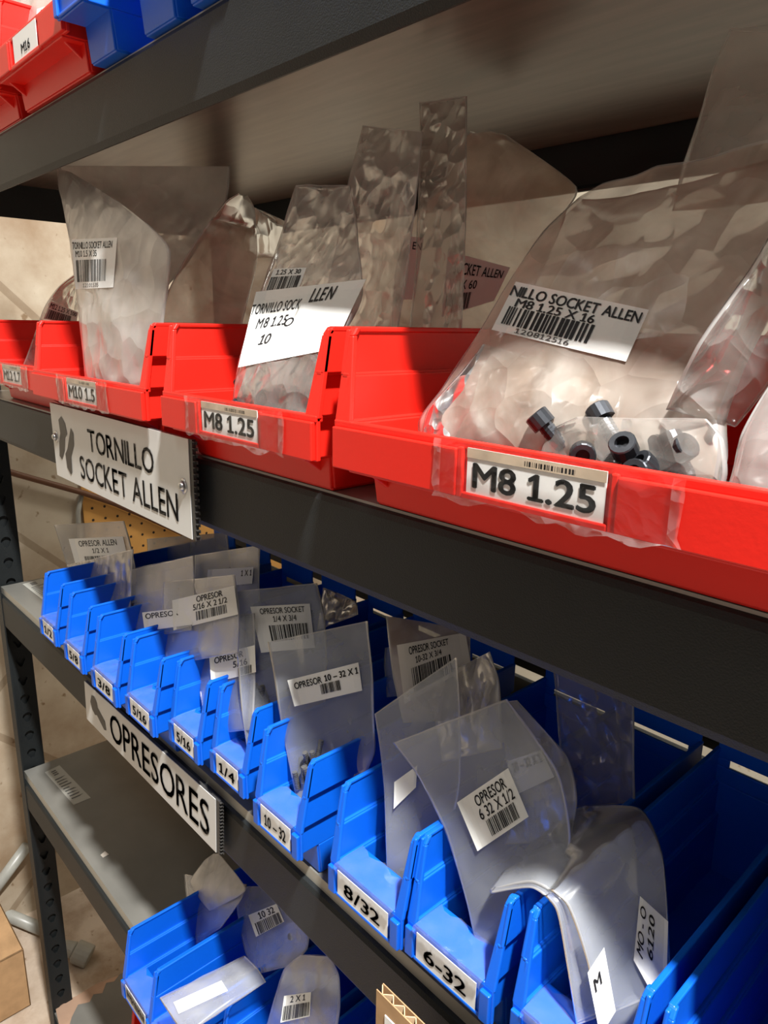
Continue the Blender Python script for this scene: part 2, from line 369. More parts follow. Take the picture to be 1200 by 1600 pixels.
def spec_sticker(root, TL, TR, BR, BL, seed):
    fn, n = quad_fn(TL, TR, BR, BL); q = MB(); rr = random.Random(seed)
    q.add([fn(s, t, 1.2) for s, t in ((0, 0), (1, 0), (1, 1), (0, 1))], [(0, 1, 2, 3)], 0)
    for i in range(9):
        s = .28+.07*i
        q.add([fn(a, b, 2) for a, b in ((s, .15), (s+.025, .15), (s+.025, .5+.4*rr.random()), (s, .5+.4*rr.random()))], [(0, 1, 2, 3)], 1)
    for k in range(3):
        q.add([fn(a, b, 2) for a, b in ((.06+.05*k, .3), (.09+.05*k, .3), (.09+.05*k, .6), (.06+.05*k, .6))], [(0, 1, 2, 3)], 1)
    o = q.build('spec_sticker', [M['sticker_grey'], M['inkgrey']], root); return o
M['sticker_grey'] = mat('grey_spec_sticker', (.42, .42, .38), .4)
spec_sticker(P4, atz(93, 1196, -2.705), atz(142, 1247, -2.705), atz(115, 1258, -2.705), atz(70, 1207, -2.705), 1)
spec_sticker(P3, atz(66, 904, -1.492), atz(92, 930, -1.492), atz(70, 940, -1.492), atz(35, 913, -1.492), 2)
# pale chip of bare board on the lower panel and peeled paper on the bottom shelf
q = MB(); q.plate([atz(157, 1336, -2.703), atz(164, 1330, -2.703), atz(170, 1335, -2.703), atz(161, 1340, -2.703)], .0006); q.build('chipped_patch', M['paperpink'], P4)

# ------------------------------------------------------------------ bins
def bin_mesh(kind, W, L):
    """front-lip hopper bin in local metres: x centred, y=0 at the lip front, z=0 underneath"""
    d = D; t = .0026 if kind == 'blue' else .0034
    if kind == 'blue': zr, z2, z1, zl, yr, yb, st = .384*d, .285*d, .190*d, .103*d, .036*d, .075*d, .011*d
    else: zr, z2, z1, zl, yr, yb, st = .368*d, .276*d, .182*d, .085*d, .030*d, .072*d, .020*d
    w0 = W/2; w1 = w0-st; w2 = w0-2*st; w3 = w2-.25*st
    q = MB()
    yf = lambda z: yr*(z-z1)/(zr-z1) if z > z1 else 0
    for s in (-1, 1):
        q.plate([(s*w0, yf(zr), zr), (s*w0, L, zr), (s*w0, L, z2), (s*w0, yf(z2), z2)], t)
        q.plate([(s*w0, yf(z2), z2), (s*w0, L, z2), (s*w1, L, z2), (s*w1, yf(z2), z2)], t)
        q.plate([(s*w1, yf(z2), z2), (s*w1, L, z2), (s*w1, L, z1), (s*w1, 0.001, z1)], t)
        q.plate([(s*w1, 0.001, z1), (s*w1, L, z1), (s*w2, L, z1), (s*w2, 0.001, z1)], t)
        q.plate([(s*w2, .001, z1), (s*w2, L, z1), (s*w2, L, zl), (s*w2, .001, zl)], t)
        q.plate([(s*w2, yb, zl), (s*w2, L, zl), (s*w3, L, t/2), (s*w3, yb+.004, t/2)], t)
        # rounded rim bead and front edge flange
        q.plate([(s*(w0-.9*t), yf(zr)+.004, zr), (s*(w0+.6*t), yf(zr)+.004, zr), (s*(w0+.6*t), L, zr), (s*(w0-.9*t), L, zr)], t*1.05)
        q.hexa([(s*(w2-.2*t), -.0002, z1-.001), (s*(w0+.5*t), -.0002, z1-.001), (s*(w0+.5*t), t*1.2, z1-.001), (s*(w2-.2*t), t*1.2, z1-.001)],
               [(s*(w0-1.6*t), yr, zr-.004), (s*(w0+.5*t), yr, zr-.004), (s*(w0+.5*t), yr+t*1.2, zr-.004), (s*(w0-1.6*t), yr+t*1.2, zr-.004)])
        q.hexa([(s*(w0-1.6*t), yr, zr-.004), (s*(w0+.5*t), yr, zr-.004), (s*(w0+.5*t), yr+t*1.2, zr-.004), (s*(w0-1.6*t), yr+t*1.2, zr-.004)],
               [(s*(w0-1.4*t), yr+.004, zr+t*.4), (s*(w0+.5*t), yr+.004, zr+t*.4), (s*(w0+.5*t), yr+.005+t, zr+t*.4), (s*(w0-1.4*t), yr+.005+t, zr+t*.4)])
    # lip: front, underside, top
    q.box((-w0-.3*t, -.0002, zl), (w0+.3*t, t, z1))
    q.plate([(-w2, 0, zl), (w2, 0, zl), (w2, yb+.002, zl), (-w2, yb+.002, zl)], t)
    q.plate([(-w3, yb+.003, t/2), (w3, yb+.003, t/2), (w2, yb, zl), (-w2, yb, zl)], t)
    q.box((-w3, yb+.003, 0), (w3, L, t))
    if kind == 'blue':
        q.plate([(-w2, 0, z1), (w2, 0, z1), (w2, .085*d, z1), (-w2, .085*d, z1)], t)
        q.plate([(-w2, .085*d, z1), (w2, .085*d, z1), (w2, .10*d, zl), (-w2, .10*d, zl)], t)
        for s in (-1, 1):   # end pads either side of the card slot
            q.box((s*(w0-.0002), -.0035, zl+.001), (s*(w0-.0085), 0, z1-.003))
        q.box((-w0+.008, -.0022, zl), (w0-.008, 0, zl+.003))
        zs = .347*d; zb_ = zr+.065*d
        q.box((-w0, L-t, zs+.012*d), (w0, L, zb_)); q.box((-w1, L-t, .001), (w1, L, z2)); q.box((-w0, L-t, z2), (w0, L, zs-.012*d))
        q.box((-w0, L-t, zs-.012*d), (-w0*.72, L, zs+.012*d)); q.box((w0*.72, L-t, zs-.012*d), (w0, L, zs+.012*d))
    else:
        q.box((-w0-.3*t, -.0012, z1-.0035), (w0+.3*t, t*1.6, z1+.0012))
        lc = .142*d; 
        for s in (-1, 1):
            q.box((s*(w0-.0005), -.0042, zl+.0005), (s*(lc+.004), 0, z1-.003))
            q.box((s*(lc+.004), -.003, zl+.0003), (s*(lc), 0, z1-.002))
        q.box((-lc, -.003, zl), (lc, 0, zl+.004))
        q.box((-w0, L-t, 0), (w0, L, zr))
        for s in (-1, 1): q.box((s*w1, .52*L, z1), (s*(w1-.006), .52*L+.006, z2-.001)); q.box((s*w1, .55*L, z1), (s*(w1-.006), .55*L+.006, z2-.001))
        # moulded web under the lip corner
        for s in (-1, 1): q.plate([(s*(w2-.012), .004, zl), (s*(w2-.012), yb+.003, zl), (s*(w3-.012), yb+.003, .012)], t)
    me = bpy.data.meshes.new(kind+'_bin'); me.from_pydata(q.v, [], q.f); me.materials.append(M[kind]); me.update()
    return me, dict(w0=w0, z1=z1, zl=zl, w2=w2, yb=yb, zr=zr, t=t)
_bm = {}
def make_bin(kind, W, L, x, y, z, yaw, label, group, card=None, cardbox=None, tape=True):
    """x: centre of the lip, y: front of the lip, z: shelf top (rack units)"""
    k = (kind, round(W, 3), round(L, 3))
    if k not in _bm: _bm[k] = bin_mesh(kind, W*D, L*D)
    me, g = _bm[k]
    o = bpy.data.objects.new('parts_bin', me); COL.objects.link(o)
    o.location = U(x, y, z)+Vector((0, 0, .0004)); o.rotation_euler = (0, 0, math.radians(yaw)); o['_w'] = [0, 0, 0]
    m = o.modifiers.new('bevel', 'BEVEL'); m.width = .0009; m.segments = 2; m.limit_method = 'ANGLE'; m.angle_limit = math.radians(50)
    tag(o, label, 'bin', group)
    if card:
        x0, x1, za, zb_ = cardbox
        c = MB(); yy = -.0010 if kind == 'red' else -.0012
        fn = lambda s, t, l=0: Vector((x0+(x1-x0)*s, yy-.0005-.0004*l, za+(zb_-za)*t))
        c.box((x0, yy-.0005, za), (x1, yy, zb_), 0)
        decal(c, card, fn)
        ob = c.build('label_card', [M['paper'], M['ink'], M['tan'], M['inkgrey']], None); ob.parent = o
    if tape and kind == 'blue':
        c = MB(); a = g['w2']-.001; z1 = g['z1']+g['t']*.5+.0012
        P = []
        n = 10
        for i in range(n+1):
            xx = -a+2*a*i/n; j = .0006*math.sin(i*2.1+x*9)
            P += [(xx, .078*D+.003*math.sin(i*1.7+x*5), z1+j), (xx, .035*D, z1+.0005+j), (xx, -.0030, z1-.0005), (xx, -.0042, z1-.003), (xx, -.0044+j*.3, z1-.0045)]
        fs = []
        for i in range(n):
            for r in range(4): fs.append((i*5+r, i*5+r+1, i*5+5+r+1, i*5+5+r))
        c.add(P, fs); ob = c.build('clear_tape', M['tape'], None, True); ob.parent = o
    return o, g
def red_card(txt, W):
    lc = .134*D; return [('p', [(.0, .80), (1, .80), (1, 1), (0, 1)], 2), ('b', .45, .83, .80, .93, 3), ('t', txt, .05, .18, .95, .72, .02)], (-lc, lc, .092*D, .176*D)
GR = 'red hopper bins on the middle shelf'
def red(W, x, y, txt, label, yaw=0):
    it, bx = red_card(txt, W) if txt else (None, None)
    o, g = make_bin('red', W, 1.15, x, y, -.378, yaw, label, GR, it, bx)
    rr = random.Random(int(-x*100)); q = MB(); n = 26; P = []; a, b = -.205*D, .255*D
    for i in range(n+1):
        f = i/n; e_ = .004*noise.noise(Vector((f*9, x, 0)))
        for r, z in enumerate((g['zl']-.001+e_*1.2, g['zl']+.0015, g['zl']+.006, g['z1']-.006, g['z1']-.002, g['z1']+.0012)):
            P.append((a+(b-a)*f+.004*noise.noise(Vector((r*.8, x, 5)))*(1 if i in (0, n) else 0), -.0052+.0007*noise.noise(Vector((f*14, r, x))), z))
    fs = []; fm = []
    for i in range(n):
        for r in range(5): fs.append((i*6+r, i*6+6+r, i*6+7+r, i*6+r+1)); fm.append(1 if i in (0, n-1) or r == 0 else 0)
    t = mesh_obj('clear_tape', P, fs, [M['thintape'], M['tapeedge']], None, True, fm); t.parent = o
    return o, g
red(.78, -3.53, -.012, 'M12 1.7', 'red parts bin with a white M12 1.7 card')
red(1.005, -2.575, -.06, 'M10 1.5', 'red parts bin with a white M10 1.5 card above the lettered board')
red(.715, -1.592, -.06, 'M8 1.25', 'narrower red parts bin with an M8 1.25 card, right of the M10 bin')
red(1.00, -.665, -.06, 'M8 1.25', 'large red parts bin with an M8 1.25 card, nearest the camera')
# top shelf
GT = 'bins along the top shelf'
it, bx = [('t', 'M16', .34, .2, .72, .55, .01)], (-.115*D, .115*D, .095*D, .178*D)
make_bin('red', .70, 1.15, -2.76, -.075, .738, 0, 'red parts bin with a white M16 card on the top shelf', GT, it, bx)
make_bin('red', .70, 1.15, -3.49, -.06, .738, 0, 'red parts bin left of the M16 bin on the top shelf', GT)
make_bin('blue', .22, .9, -2.295, -.10, .738, 0, 'blue parts bin jutting over the top shelf edge beside the red M16 bin', GT)
b_, _ = make_bin('blue', .22, .9, -1.965, -.085, .738, 0, 'blue parts bin with a torn scrap of tape, second blue one on the top shelf', GT)
q = MB(); q.add([(-.012, .0745*D, .085*D), (-.004, .0745*D, .066*D), (.004, .0745*D, .083*D), (.003, .0745*D, .10*D), (-.011, .0745*D, .10*D)], [(0, 1, 2, 3, 4)])
o = q.build('tape_scrap', M['paperpink']); o.parent = b_
make_bin('blue', .22, .9, -1.70, -.09, .738, 0, 'blue parts bin third along the top shelf, barely inside the picture', GT)
# blue row
GB = 'blue hopper bins in the row over the OPRESORES board'
def blue(W, x, y, txt, label, yaw=0, z=-1.492, L=.90, group=GB, card=None):
    w0 = W*D/2
    bx = (-w0+.0105, w0-.0125, .1075*D, .181*D)
    it = card or [('t', txt, .14, .24, .86, .74, .018)]
    return make_bin('blue', W, L, x, y, z, yaw, label, group, it if (txt or card) else None, bx)
rows3 = [(.205, -3.175, -.079, '1/2', 'blue parts bin with a 1/2 card at the left end of the row'),
         (.205, -2.845, -.087, '5/8', 'blue parts bin with a 5/8 card, left of the 3/8 bin'),
         (.235, -2.520, -.092, '3/8', 'blue parts bin with a 3/8 card'),
         (.225, -2.240, -.078, '5/16', 'blue parts bin with a 5/16 card, right beside the 3/8 bin'),
         (.205, -1.985, -.041, '5/16', 'scuffed blue parts bin with a 5/16 card beside the 1/4 bin'),
         (.200, -1.740, -.023, '1/4', 'blue parts bin with a 1/4 card'),
         (.215, -1.432, -.054, '10 – 32', 'blue parts bin with a 10 – 32 card'),
         (.255, -1.071, -.051, '8/32', 'blue parts bin with an 8/32 card'),
         (.245, -.812, -.038, '6-32', 'blue parts bin with a 6-32 card'),
         (.245, -.525, -.025, None, 'blue parts bin under the draped bag, right of the 6-32 bin'),
         (.245, -.245, -.028, None, 'blue parts bin in the bottom right corner of the picture')]
for r in rows3: blue(*r)
# lower shelf bins
pA = atz(200, 1455, -2.32); pB = atz(241, 1519, -2.32); pC = atz(352, 1575, -2.32)
GL = 'blue hopper bins on the lower shelf'
zz = -2.705
def lower(p, label, card=None):
    blue(.25, p.x/D+.125, p.y/D-.036, None, label, 0, zz, .95, GL, card)
lower(pA, 'blue parts bin with a barcode card, leftmost on the lower shelf', [('b', .05, .30, .95, .92, 5), ('t', '10 24 X 2', .1, .55, .95, .9, .01)])
lower(pB, 'blue parts bin under the flat bag with a blank white sticker, lower shelf')
lower(pC, 'blue parts bin under the rounded bag marked 2 X 1, lower shelf')
lower(pC+Vector((.30*D, 0, 0)), 'blue parts bin on the lower shelf behind the upright cardboard piece')

# ------------------------------------------------------------------ sign boards
def sign(label, TL, TR, BR, BL, items, screws=(), th=.004):
    TL, TR, BR, BL = map(Vector, (TL, TR, BR, BL)); c = (BL+BR)/2
    root = empty('shelf_sign', c); tag(root, label, 'sign')
    ex = (TR-TL).normalized()
    TRb, BRb = TR+ex*.006, BR+ex*.006
    fn, n = quad_fn(TL, TR, BR, BL)
    q = MB(); P = [TL, TRb, BRb, BL]
    q.hexa([p-n*th for p in P], [p-n*.0004 for p in P])
    k = 16                                   # open flutes along the end of the board
    for i in range(k):
        a = TRb+(BRb-TRb)*((i+.25)/k); b = TRb+(BRb-TRb)*((i+.75)/k)
        q.hexa([a-n*th, a+ex*.0035-n*th, b+ex*.0035-n*th, b-n*th], [a-n*(th-.0008), a+ex*.0035-n*(th-.0008), b+ex*.0035-n*(th-.0008), b-n*(th-.0008)])
        q.hexa([a-n*th, a+ex*.003-n*th, a+(b-a)*.25+ex*.003-n*th, a+(b-a)*.25-n*th], [a-n*.0005, a+ex*.003-n*.0005, a+(b-a)*.25+ex*.003-n*.0005, a+(b-a)*.25-n*.0005])
    q.build('backing_board', M['board'], root)
    q = MB(); q.hexa([fn(s, t, -.5) for s, t in ((0, 0), (1, 0), (1, 1), (0, 1))], [fn(s, t, 1) for s, t in ((0, 0), (1, 0), (1, 1), (0, 1))], 0)
    decal(q, items, lambda s, t, l: fn(s, t, 2.2*l))
    q.build('lettered_face', [M['signface'], M['signink'], M['signtape']], root)
    for s, t in screws:
        p = fn(s, t, 0); q = MB(); q.tube(p, p+n*.0015, .0075, n=20); q.tube(p+n*.0015, p+n*.005, .0055, .0025, n=20)
        q.build('screw', M['steel'], root, True)
    return root
M['signface'] = mat('sign_face', (.70, .70, .67), .45, 0, .4, .06, 3)
M['signink'] = mat('sign_ink', (.02, .02, .02), .4)
M['signtape'] = film('sign_tape', .04, (.9, .9, .88), .08, .1, 30, .5, .1, 1.0)
boltA = [(.085, .93), (.12, .97), (.155, .86), (.165, .70), (.125, .64), (.10, .44), (.055, .40), (.04, .48), (.075, .66)]
boltB = [(.215, .72), (.255, .64), (.24, .42), (.215, .30), (.21, .08), (.165, .04), (.13, .14), (.15, .32), (.17, .38)]
boltA = [(.075, .80), (.105, .86), (.135, .78), (.145, .64), (.12, .58), (.105, .40), (.07, .26), (.05, .30), (.06, .50), (.08, .62)]
boltB = [(.185, .74), (.205, .68), (.20, .52), (.165, .36), (.16, .14), (.145, .10), (.115, .18), (.11, .36), (.135, .44), (.145, .50), (.165, .62)]
sgY = -.035
sign('white lettered board reading TORNILLO SOCKET ALLEN screwed to the middle shelf beam', at(78, 629, sgY), at(294, 686, sgY), at(301, 843, sgY), at(90, 742, sgY),
     [('t', 'TORNILLO', .33, .52, .80, .80, .006), ('t', 'SOCKET ALLEN', .24, .12, .93, .42, .006), ('p', boltA), ('p', boltB)], ((.03, .55), (.965, .52)))
sg2 = -.022
sign('white lettered board reading OPRESORES on the lower shelf beam', at(132, 1064, sg2), at(337, 1249, sg2), at(338, 1332, sg2), at(136, 1123, sg2),
     [('t', 'OPRESORES', .24, .16, .965, .82, .008), ('p', [(.055, .60), (.07, .80), (.095, .84), (.12, .74), (.125, .62), (.19, .44), (.20, .24), (.18, .20), (.115, .40), (.095, .36), (.07, .44)])])

# ------------------------------------------------------------------ bags
def catmull(P, t):
    n = len(P)-1; x = min(max(t, 0), 1)*n; i = min(int(x), n-1); f = x-i
    p0, p1, p2, p3 = P[max(i-1, 0)], P[i], P[i+1], P[min(i+2, n)]
    m1 = (p2-p0)*.33; m2 = (p3-p1)*.33
    return p1*(2*f**3-3*f*f+1)+m1*(f**3-2*f*f+f)+p2*(3*f*f-2*f**3)+m2*(f**3-f*f)
def sheet(rows, T, wr, seed, nx=28, ny=36, waves=1.0, gprof=None):
    L = [at(r[0], r[1], r[4]) for r in rows]; Rr = [at(r[2], r[3], r[5] if len(r) > 5 else r[4]) for r in rows]
    us = [0, .018]+[.018+(.964)*i/nx for i in range(1, nx)]+[.982, 1]
    vs = [0, .014]+[.014+.972*i/ny for i in range(1, ny)]+[.986, 1]
    S = [[catmull(L, v).lerp(catmull(Rr, v), u) for u in us] for v in vs]
    nu, nv = len(us), len(vs)
    V = []; F_ = []; FM = []; idx = {}
    so = Vector((seed*3.17, seed*1.3, seed*.7))
    def nrm(i, j):
        a = S[i][min(j+1, nu-1)]-S[i][max(j-1, 0)]; b = S[min(i+1, nv-1)][j]-S[max(i-1, 0)][j]
        n = a.cross(b)
        n = n.normalized() if n.length > 1e-9 else Vector((0, -1, 0))
        return n if n.y < .15 else -n
    W = (L[0]-Rr[0]).length+(L[-1]-Rr[-1]).length
    for side in (1, -1):
        for i in range(nv):
            for j in range(nu):
                edge = j in (0, nu-1) or i == 0
                if edge and side == -1: idx[(side, i, j)] = idx[(1, i, j)]; continue
                u, v = us[j], vs[i]
                g = gprof(v) if gprof else (min(1, v/.12)**.7)*(1-.8*max(0, (v-.3)/.7))
                prof = (4*u*(1-u))**.85
                p = S[i][j]; n = nrm(i, j)
                vd = noise.voronoi(p*16+so+Vector((0, 0, side*.35)))[0]; vd = min(vd[1]-vd[0], .6)
                w_ = -1.3*vd+.3+noise.noise(p*20+so+Vector((side*3, 0, 0)))*.35+noise.noise(p*60+so*2+Vector((side*5, 0, 0)))*.2
                rip = abs(noise.noise(Vector((p.x*30+p.z*14, p.y*20, p.z*16-p.x*9))+so*3))
                off = n*(side*(T*.42*g*prof+.0006)+wr*waves*(w_-.5*rip)*(prof if edge is False else .3))
                if edge: off = n*(wr*.7*noise.noise(p*22+so))
                idx[(side, i, j)] = len(V); V.append(p+off)
        for i in range(nv-1):
            for j in range(nu-1):
                f = (idx[(side, i, j)], idx[(side, i, j+1)], idx[(side, i+1, j+1)], idx[(side, i+1, j)])
                if len(set(f)) < 3: continue
                F_.append(f if side == 1 else f[::-1]); FM.append(1 if (j in (0, nu-2) or i in (0, nv-2)) else 0)
    return V, F_, FM
def bag(label, rows, m='mid', T=.03, wr=.0025, seed=1, group=None, name='plastic_bag', flap=None, flapm=None, stickers=(), flapT=.006, gprof=None, waves=1, cat='bag', nx=28, ny=36):
    V, F_, FM = sheet(rows, T, wr, seed, nx, ny, waves, gprof)
    c = (at(rows[0][0], rows[0][1], rows[0][4])+at(rows[0][2], rows[0][3], rows[0][4]))/2
    o = mesh_obj(name, V, F_, [M[m], M['seam']], None, True, FM, c); tag(o, label, cat, group)
    trees = [BVHTree.FromPolygons(V, F_)]
    if flap:
        V2, F2, M2 = sheet(flap, flapT, wr, seed+11, nx, ny, waves)
        mesh_obj('folded_top', V2, F2, [M[flapm or m], M['seam']], o, True, M2); trees.append(BVHTree.FromPolygons(V2, F2))
    for st in stickers: sticker(o, trees, *st)
    return o
def sticker(root, trees, quad, items, name='label_sticker', matn='paper', inside=False):
    TL, TR, BR, BL = quad; nx, ny = 10, 8; G = []
    misses = 0; dl = None; rowsd = []
    for j in range(ny+1):
        t = j/ny; row = []
        for i in range(nx+1):
            s = i/nx
            px = (BL[0]*(1-s)+BR[0]*s)*(1-t)+(TL[0]*(1-s)+TR[0]*s)*t
            py = (BL[1]*(1-s)+BR[1]*s)*(1-t)+(TL[1]*(1-s)+TR[1]*s)*t
            d = ray(px, py).normalized(); best = None
            for tr in trees:
                h = tr.ray_cast(CAMLOC, d)
                if h[0] is not None and (best is None or h[3] < best): best = h[3]
            row.append((d, best))
        rowsd.append(row)
    ds = [b for r in rowsd for _, b in r if b is not None]
    if not ds: print('STICKER MISS', root['label']); return None
    # fit a plane to the hits, blend hits toward the plane so the paper lies smooth
    pts = [CAMLOC+d*b for r in rowsd for d, b in r if b is not None]
    c = sum(pts, Vector())/len(pts)
    import numpy as np
    A = np.array([list(p-c) for p in pts]); nrm = Vector(np.linalg.svd(A)[2][2])
    if nrm.dot(CAMLOC-c) < 0: nrm = -nrm
    G = [[None]*(nx+1) for _ in range(ny+1)]
    for j in range(ny+1):
        for i in range(nx+1):
            d, b = rowsd[j][i]; dp = (c-CAMLOC).dot(nrm)/d.dot(nrm)
            dd = dp if b is None else min(b, dp+.004)
            G[j][i] = dd
    for _ in range(2):    # smooth
        H = [r[:] for r in G]
        for j in range(ny+1):
            for i in range(nx+1):
                nb = [G[a][b_] for a in (j-1, j, j+1) for b_ in (i-1, i, i+1) if 0 <= a <= ny and 0 <= b_ <= nx]
                H[j][i] = min(sum(nb)/len(nb), G[j][i]+.0005)
        G = H
    P = [[CAMLOC+rowsd[j][i][0]*(G[j][i]-.0026) for i in range(nx+1)] for j in range(ny+1)]
    def fn(s, t, l=0):
        x = min(max(s, 0), 1)*nx; y = min(max(t, 0), 1)*ny; i = min(int(x), nx-1); j = min(int(y), ny-1); fx, fy = x-i, y-j
        p = (P[j][i]*(1-fx)+P[j][i+1]*fx)*(1-fy)+(P[j+1][i]*(1-fx)+P[j+1][i+1]*fx)*fy
        return p+(CAMLOC-p).normalized()*(.0006*l)
    q = MB(); vs = [fn(i/nx, j/ny) for j in range(ny+1) for i in range(nx+1)]
    fs = [(j*(nx+1)+i, j*(nx+1)+i+1, (j+1)*(nx+1)+i+1, (j+1)*(nx+1)+i) for j in range(ny) for i in range(nx)]
    q.add(vs, fs, 0); decal(q, items, fn)
    o = q.build(name, [M[matn], M['ink'], M['inkgrey']], root); return o
def std(l1, l2, seed, bars=True, b=(.18, .12, .80, .50)):
    it = []
    if l1: it.append(('t', l1, .06, .76, .94, .93, .012))
    if l2: it.append(('t', l2, .26, .56, .76, .71, .012))
    if bars: it.append(('b', b[0], b[1], b[2], b[3], seed))
    return it
# ---- bags of the middle shelf (numbers: photo pixels of left and right edge, then depth behind the shelf front)
G2 = 'plastic bags standing in the red bins'
bag('bag with an M12 1.25 X 100 label leaning in the M12 bin', [(22, 600, 120, 610, .10, .3), (40, 560, 122, 575, .12, .35), (70, 480, 126, 490, .2, .45), (92, 448, 130, 452, .25, .5), (116, 430, 134, 436, .3, .5)],
    'mid', .03, .003, 2, G2, stickers=[(((80, 470), (122, 488), (119, 508), (68, 498)), [('t', 'M12 1.25 X 100', .04, .62, .96, .92), ('b', .06, .05, .8, .55, 4)]),])
bag('tall milky bag with an M10 1.5 X 35 label and folded top', [(136, 625, 242, 640, .04), (131, 570, 250, 575, .05), (121, 480, 257, 482, .07), (107, 372, 264, 385, .10), (93, 300, 190, 318, .14), (89, 264, 112, 270, .17)],
    'white', 0.022, .005, 3, G2,
    flap=[(140, 430, 258, 455, .17, .3), (118, 350, 300, 400, .19, .45), (100, 300, 352, 322, .2, .6), (91, 259, 360, 260, .18, .62)], flapm='white', flapT=.012,
    stickers=[(((112, 374), (183, 371), (177, 449), (118, 452)), [('t', 'TORNILLO SOCKET ALLEN', .0, .80, .90, .94), ('t', 'M10 1.5 X 35', .06, .64, .55, .77), ('b', .06, .14, .78, .58, 7), ('t', '12101535', .2, .03, .6, .11, .0, 0, 2)])])
bag('crumpled dusty bag standing behind the M10 bag', [(240, 560, 365, 560, .28, .5), (256, 470, 385, 480, .3, .55), (300, 385, 402, 410, .38, .62), (350, 318, 398, 330, .46, .66), (372, 303, 386, 306, .5, .68)],
    'dusty', 0.03, .0035, 4, G2)
bag('pale dusty bag between the crumpled bag and the handwritten bag', [(330, 560, 440, 560, .55, .8), (350, 450, 430, 450, .6, .85), (372, 370, 438, 380, .66, .9), (384, 318, 446, 346, .7, .92)],
    'dusty', 0.018, .003, 5, G2)
hw = [('t', 'TORNILLO SOCK', .0, .69, .46, .83, .014, .2), ('t', 'M8 1.25', .08, .49, .38, .63, .016, .2), ('t', 'O', .36, .46, .45, .58, .014, .2), ('t', '10', .15, .26, .27, .40, .014, .2), ('t', 'LLEN', .53, .76, .76, .95, .018, .25)]
e = bag('clear bag with handwritten paper reading TORNILLO SOCKET ALLEN M8 1.25', [(364, 668, 470, 690, .02), (366, 610, 492, 648, .03), (374, 560, 512, 560, .06), (398, 478, 566, 462, .16), (432, 385, 560, 372, .26), (462, 290, 548, 290, .32)],
    'mid', 0.022, .005, 6, G2, stickers=[
        (((400, 456), (572, 436), (520, 545), (372, 574)), hw, 'paper_note', 'paper'),
        (((428, 420), (479, 418), (467, 450), (414, 456)), [('t', '1.25 X 30', .12, .72, .86, .95, .014), ('b', .02, .06, .92, .64, 9)], 'label_sticker', 'paper')],
    flap=[(366, 642, 500, 690, .0), (368, 600, 505, 625, .01), (376, 572, 518, 545, .035)], flapm='clear', flapT=.03)
bag('tall clear crinkled bag right of the handwritten bag', [(500, 640, 610, 640, .3), (503, 520, 622, 525, .36), (522, 400, 640, 405, .40), (548, 270, 655, 275, .42), (566, 196, 661, 206, .44)], 'mid', .012, .0035, 7, G2)
bag('tall narrow clear bag touching the underside of the top shelf', [(628, 640, 715, 640, .45), (640, 520, 722, 522, .5), (650, 400, 726, 405, .52), (655, 270, 729, 275, .55), (656, 160, 729, 150, .58)], 'clear', .010, .003, 8, G2)
bag('hazy bag with a SOCKET ALLEN 60 barcode label, behind the tall clear bags', [(612, 640, 775, 640, .75, 1.0), (612, 520, 790, 530, .75, 1.0), (618, 420, 840, 440, .78, 1.02), (650, 330, 880, 350, .79, 1.03), (690, 290, 885, 330, .8, 1.04), (705, 235, 900, 290, .82, 1.06), (735, 206, 792, 212, .84, 1.0)],
    'dusty', 0.03, .004, 9, G2, stickers=[(((700, 392), (797, 418), (772, 470), (690, 495)), [('t', 'SOCKET ALLEN', .12, .66, .94, .88), ('t', 'X 60', .28, .40, .56, .58), ('b', .05, .02, .50, .34, 12)]),
                                      (((634, 368), (662, 372), (648, 468), (622, 468)), [('t', 'EN', .45, .80, .95, .92)])])
big = bag('big dusty bag of bolts with an M8 1.25 X 16 label', [(668, 735, 1120, 800, .09), (655, 660, 1136, 715, .10), (690, 610, 1135, 650, .13), (738, 535, 1165, 570, .19), (800, 430, 1215, 470, .27), (850, 362, 1260, 380, .34), (905, 309, 1330, 200, .42)],
    'dusty', .045, .005, 10, G2, nx=44, ny=52, stickers=[(((806, 440), (1014, 484), (978, 565), (768, 515)), [('t', 'NILLO SOCKET ALLEN', .0, .72, .97, .93, .018), ('t', 'M8 1.25 X 16', .07, .53, .66, .70, .018), ('b', .04, .16, .68, .52, 15), ('t', '120812516', .16, .04, .56, .14, .002, 0, 2)])],
    gprof=lambda v: (min(1, v/.10)**.7)*(1-.55*max(0, (v-.3)/.7)))
bag('crinkly shining lower skin of the big dusty bag, in the left half of its bin', [(690, 742, 880, 765, .05), (660, 690, 900, 720, .055), (668, 640, 960, 670, .08), (722, 580, 975, 620, .12), (752, 537, 950, 588, .16)], 'crinkly', .006, .0035, 31, G2, nx=44, ny=44)
bag('clear bag corner full of dark bolts, in the right half of the nearest bin', [(850, 755, 1120, 800, .025), (842, 710, 1136, 740, .03), (860, 672, 1130, 685, .04), (900, 652, 1105, 655, .05)], 'clear', .012, .004, 38, G2)
bag('large clear bag fold hanging on the right side of the big dusty bag', [(1040, 640, 1150, 668, .07, .16), (1090, 540, 1230, 560, .06, .2), (1175, 420, 1290, 420, .12, .26), (1215, 350, 1330, 330, .16, .3)], 'clear', .02, .006, 11, G2)
bag('hazy bag top rising behind the big dusty bag under the shelf', [(1050, 330, 1250, 310, .5), (1068, 262, 1260, 230, .52), (1095, 175, 1260, 150, .55), (1112, 110, 1260, 95, .57), (1140, 46, 1260, 38, .58)], 'mid', .03, .004, 12, G2)
bag('clear bag at the right picture edge beside the big dusty bag', [(1125, 800, 1270, 830, .03), (1142, 745, 1280, 770, .04), (1160, 680, 1290, 690, .06), (1210, 590, 1300, 580, .1)], 'mid', 0.03, .005, 13, G2)
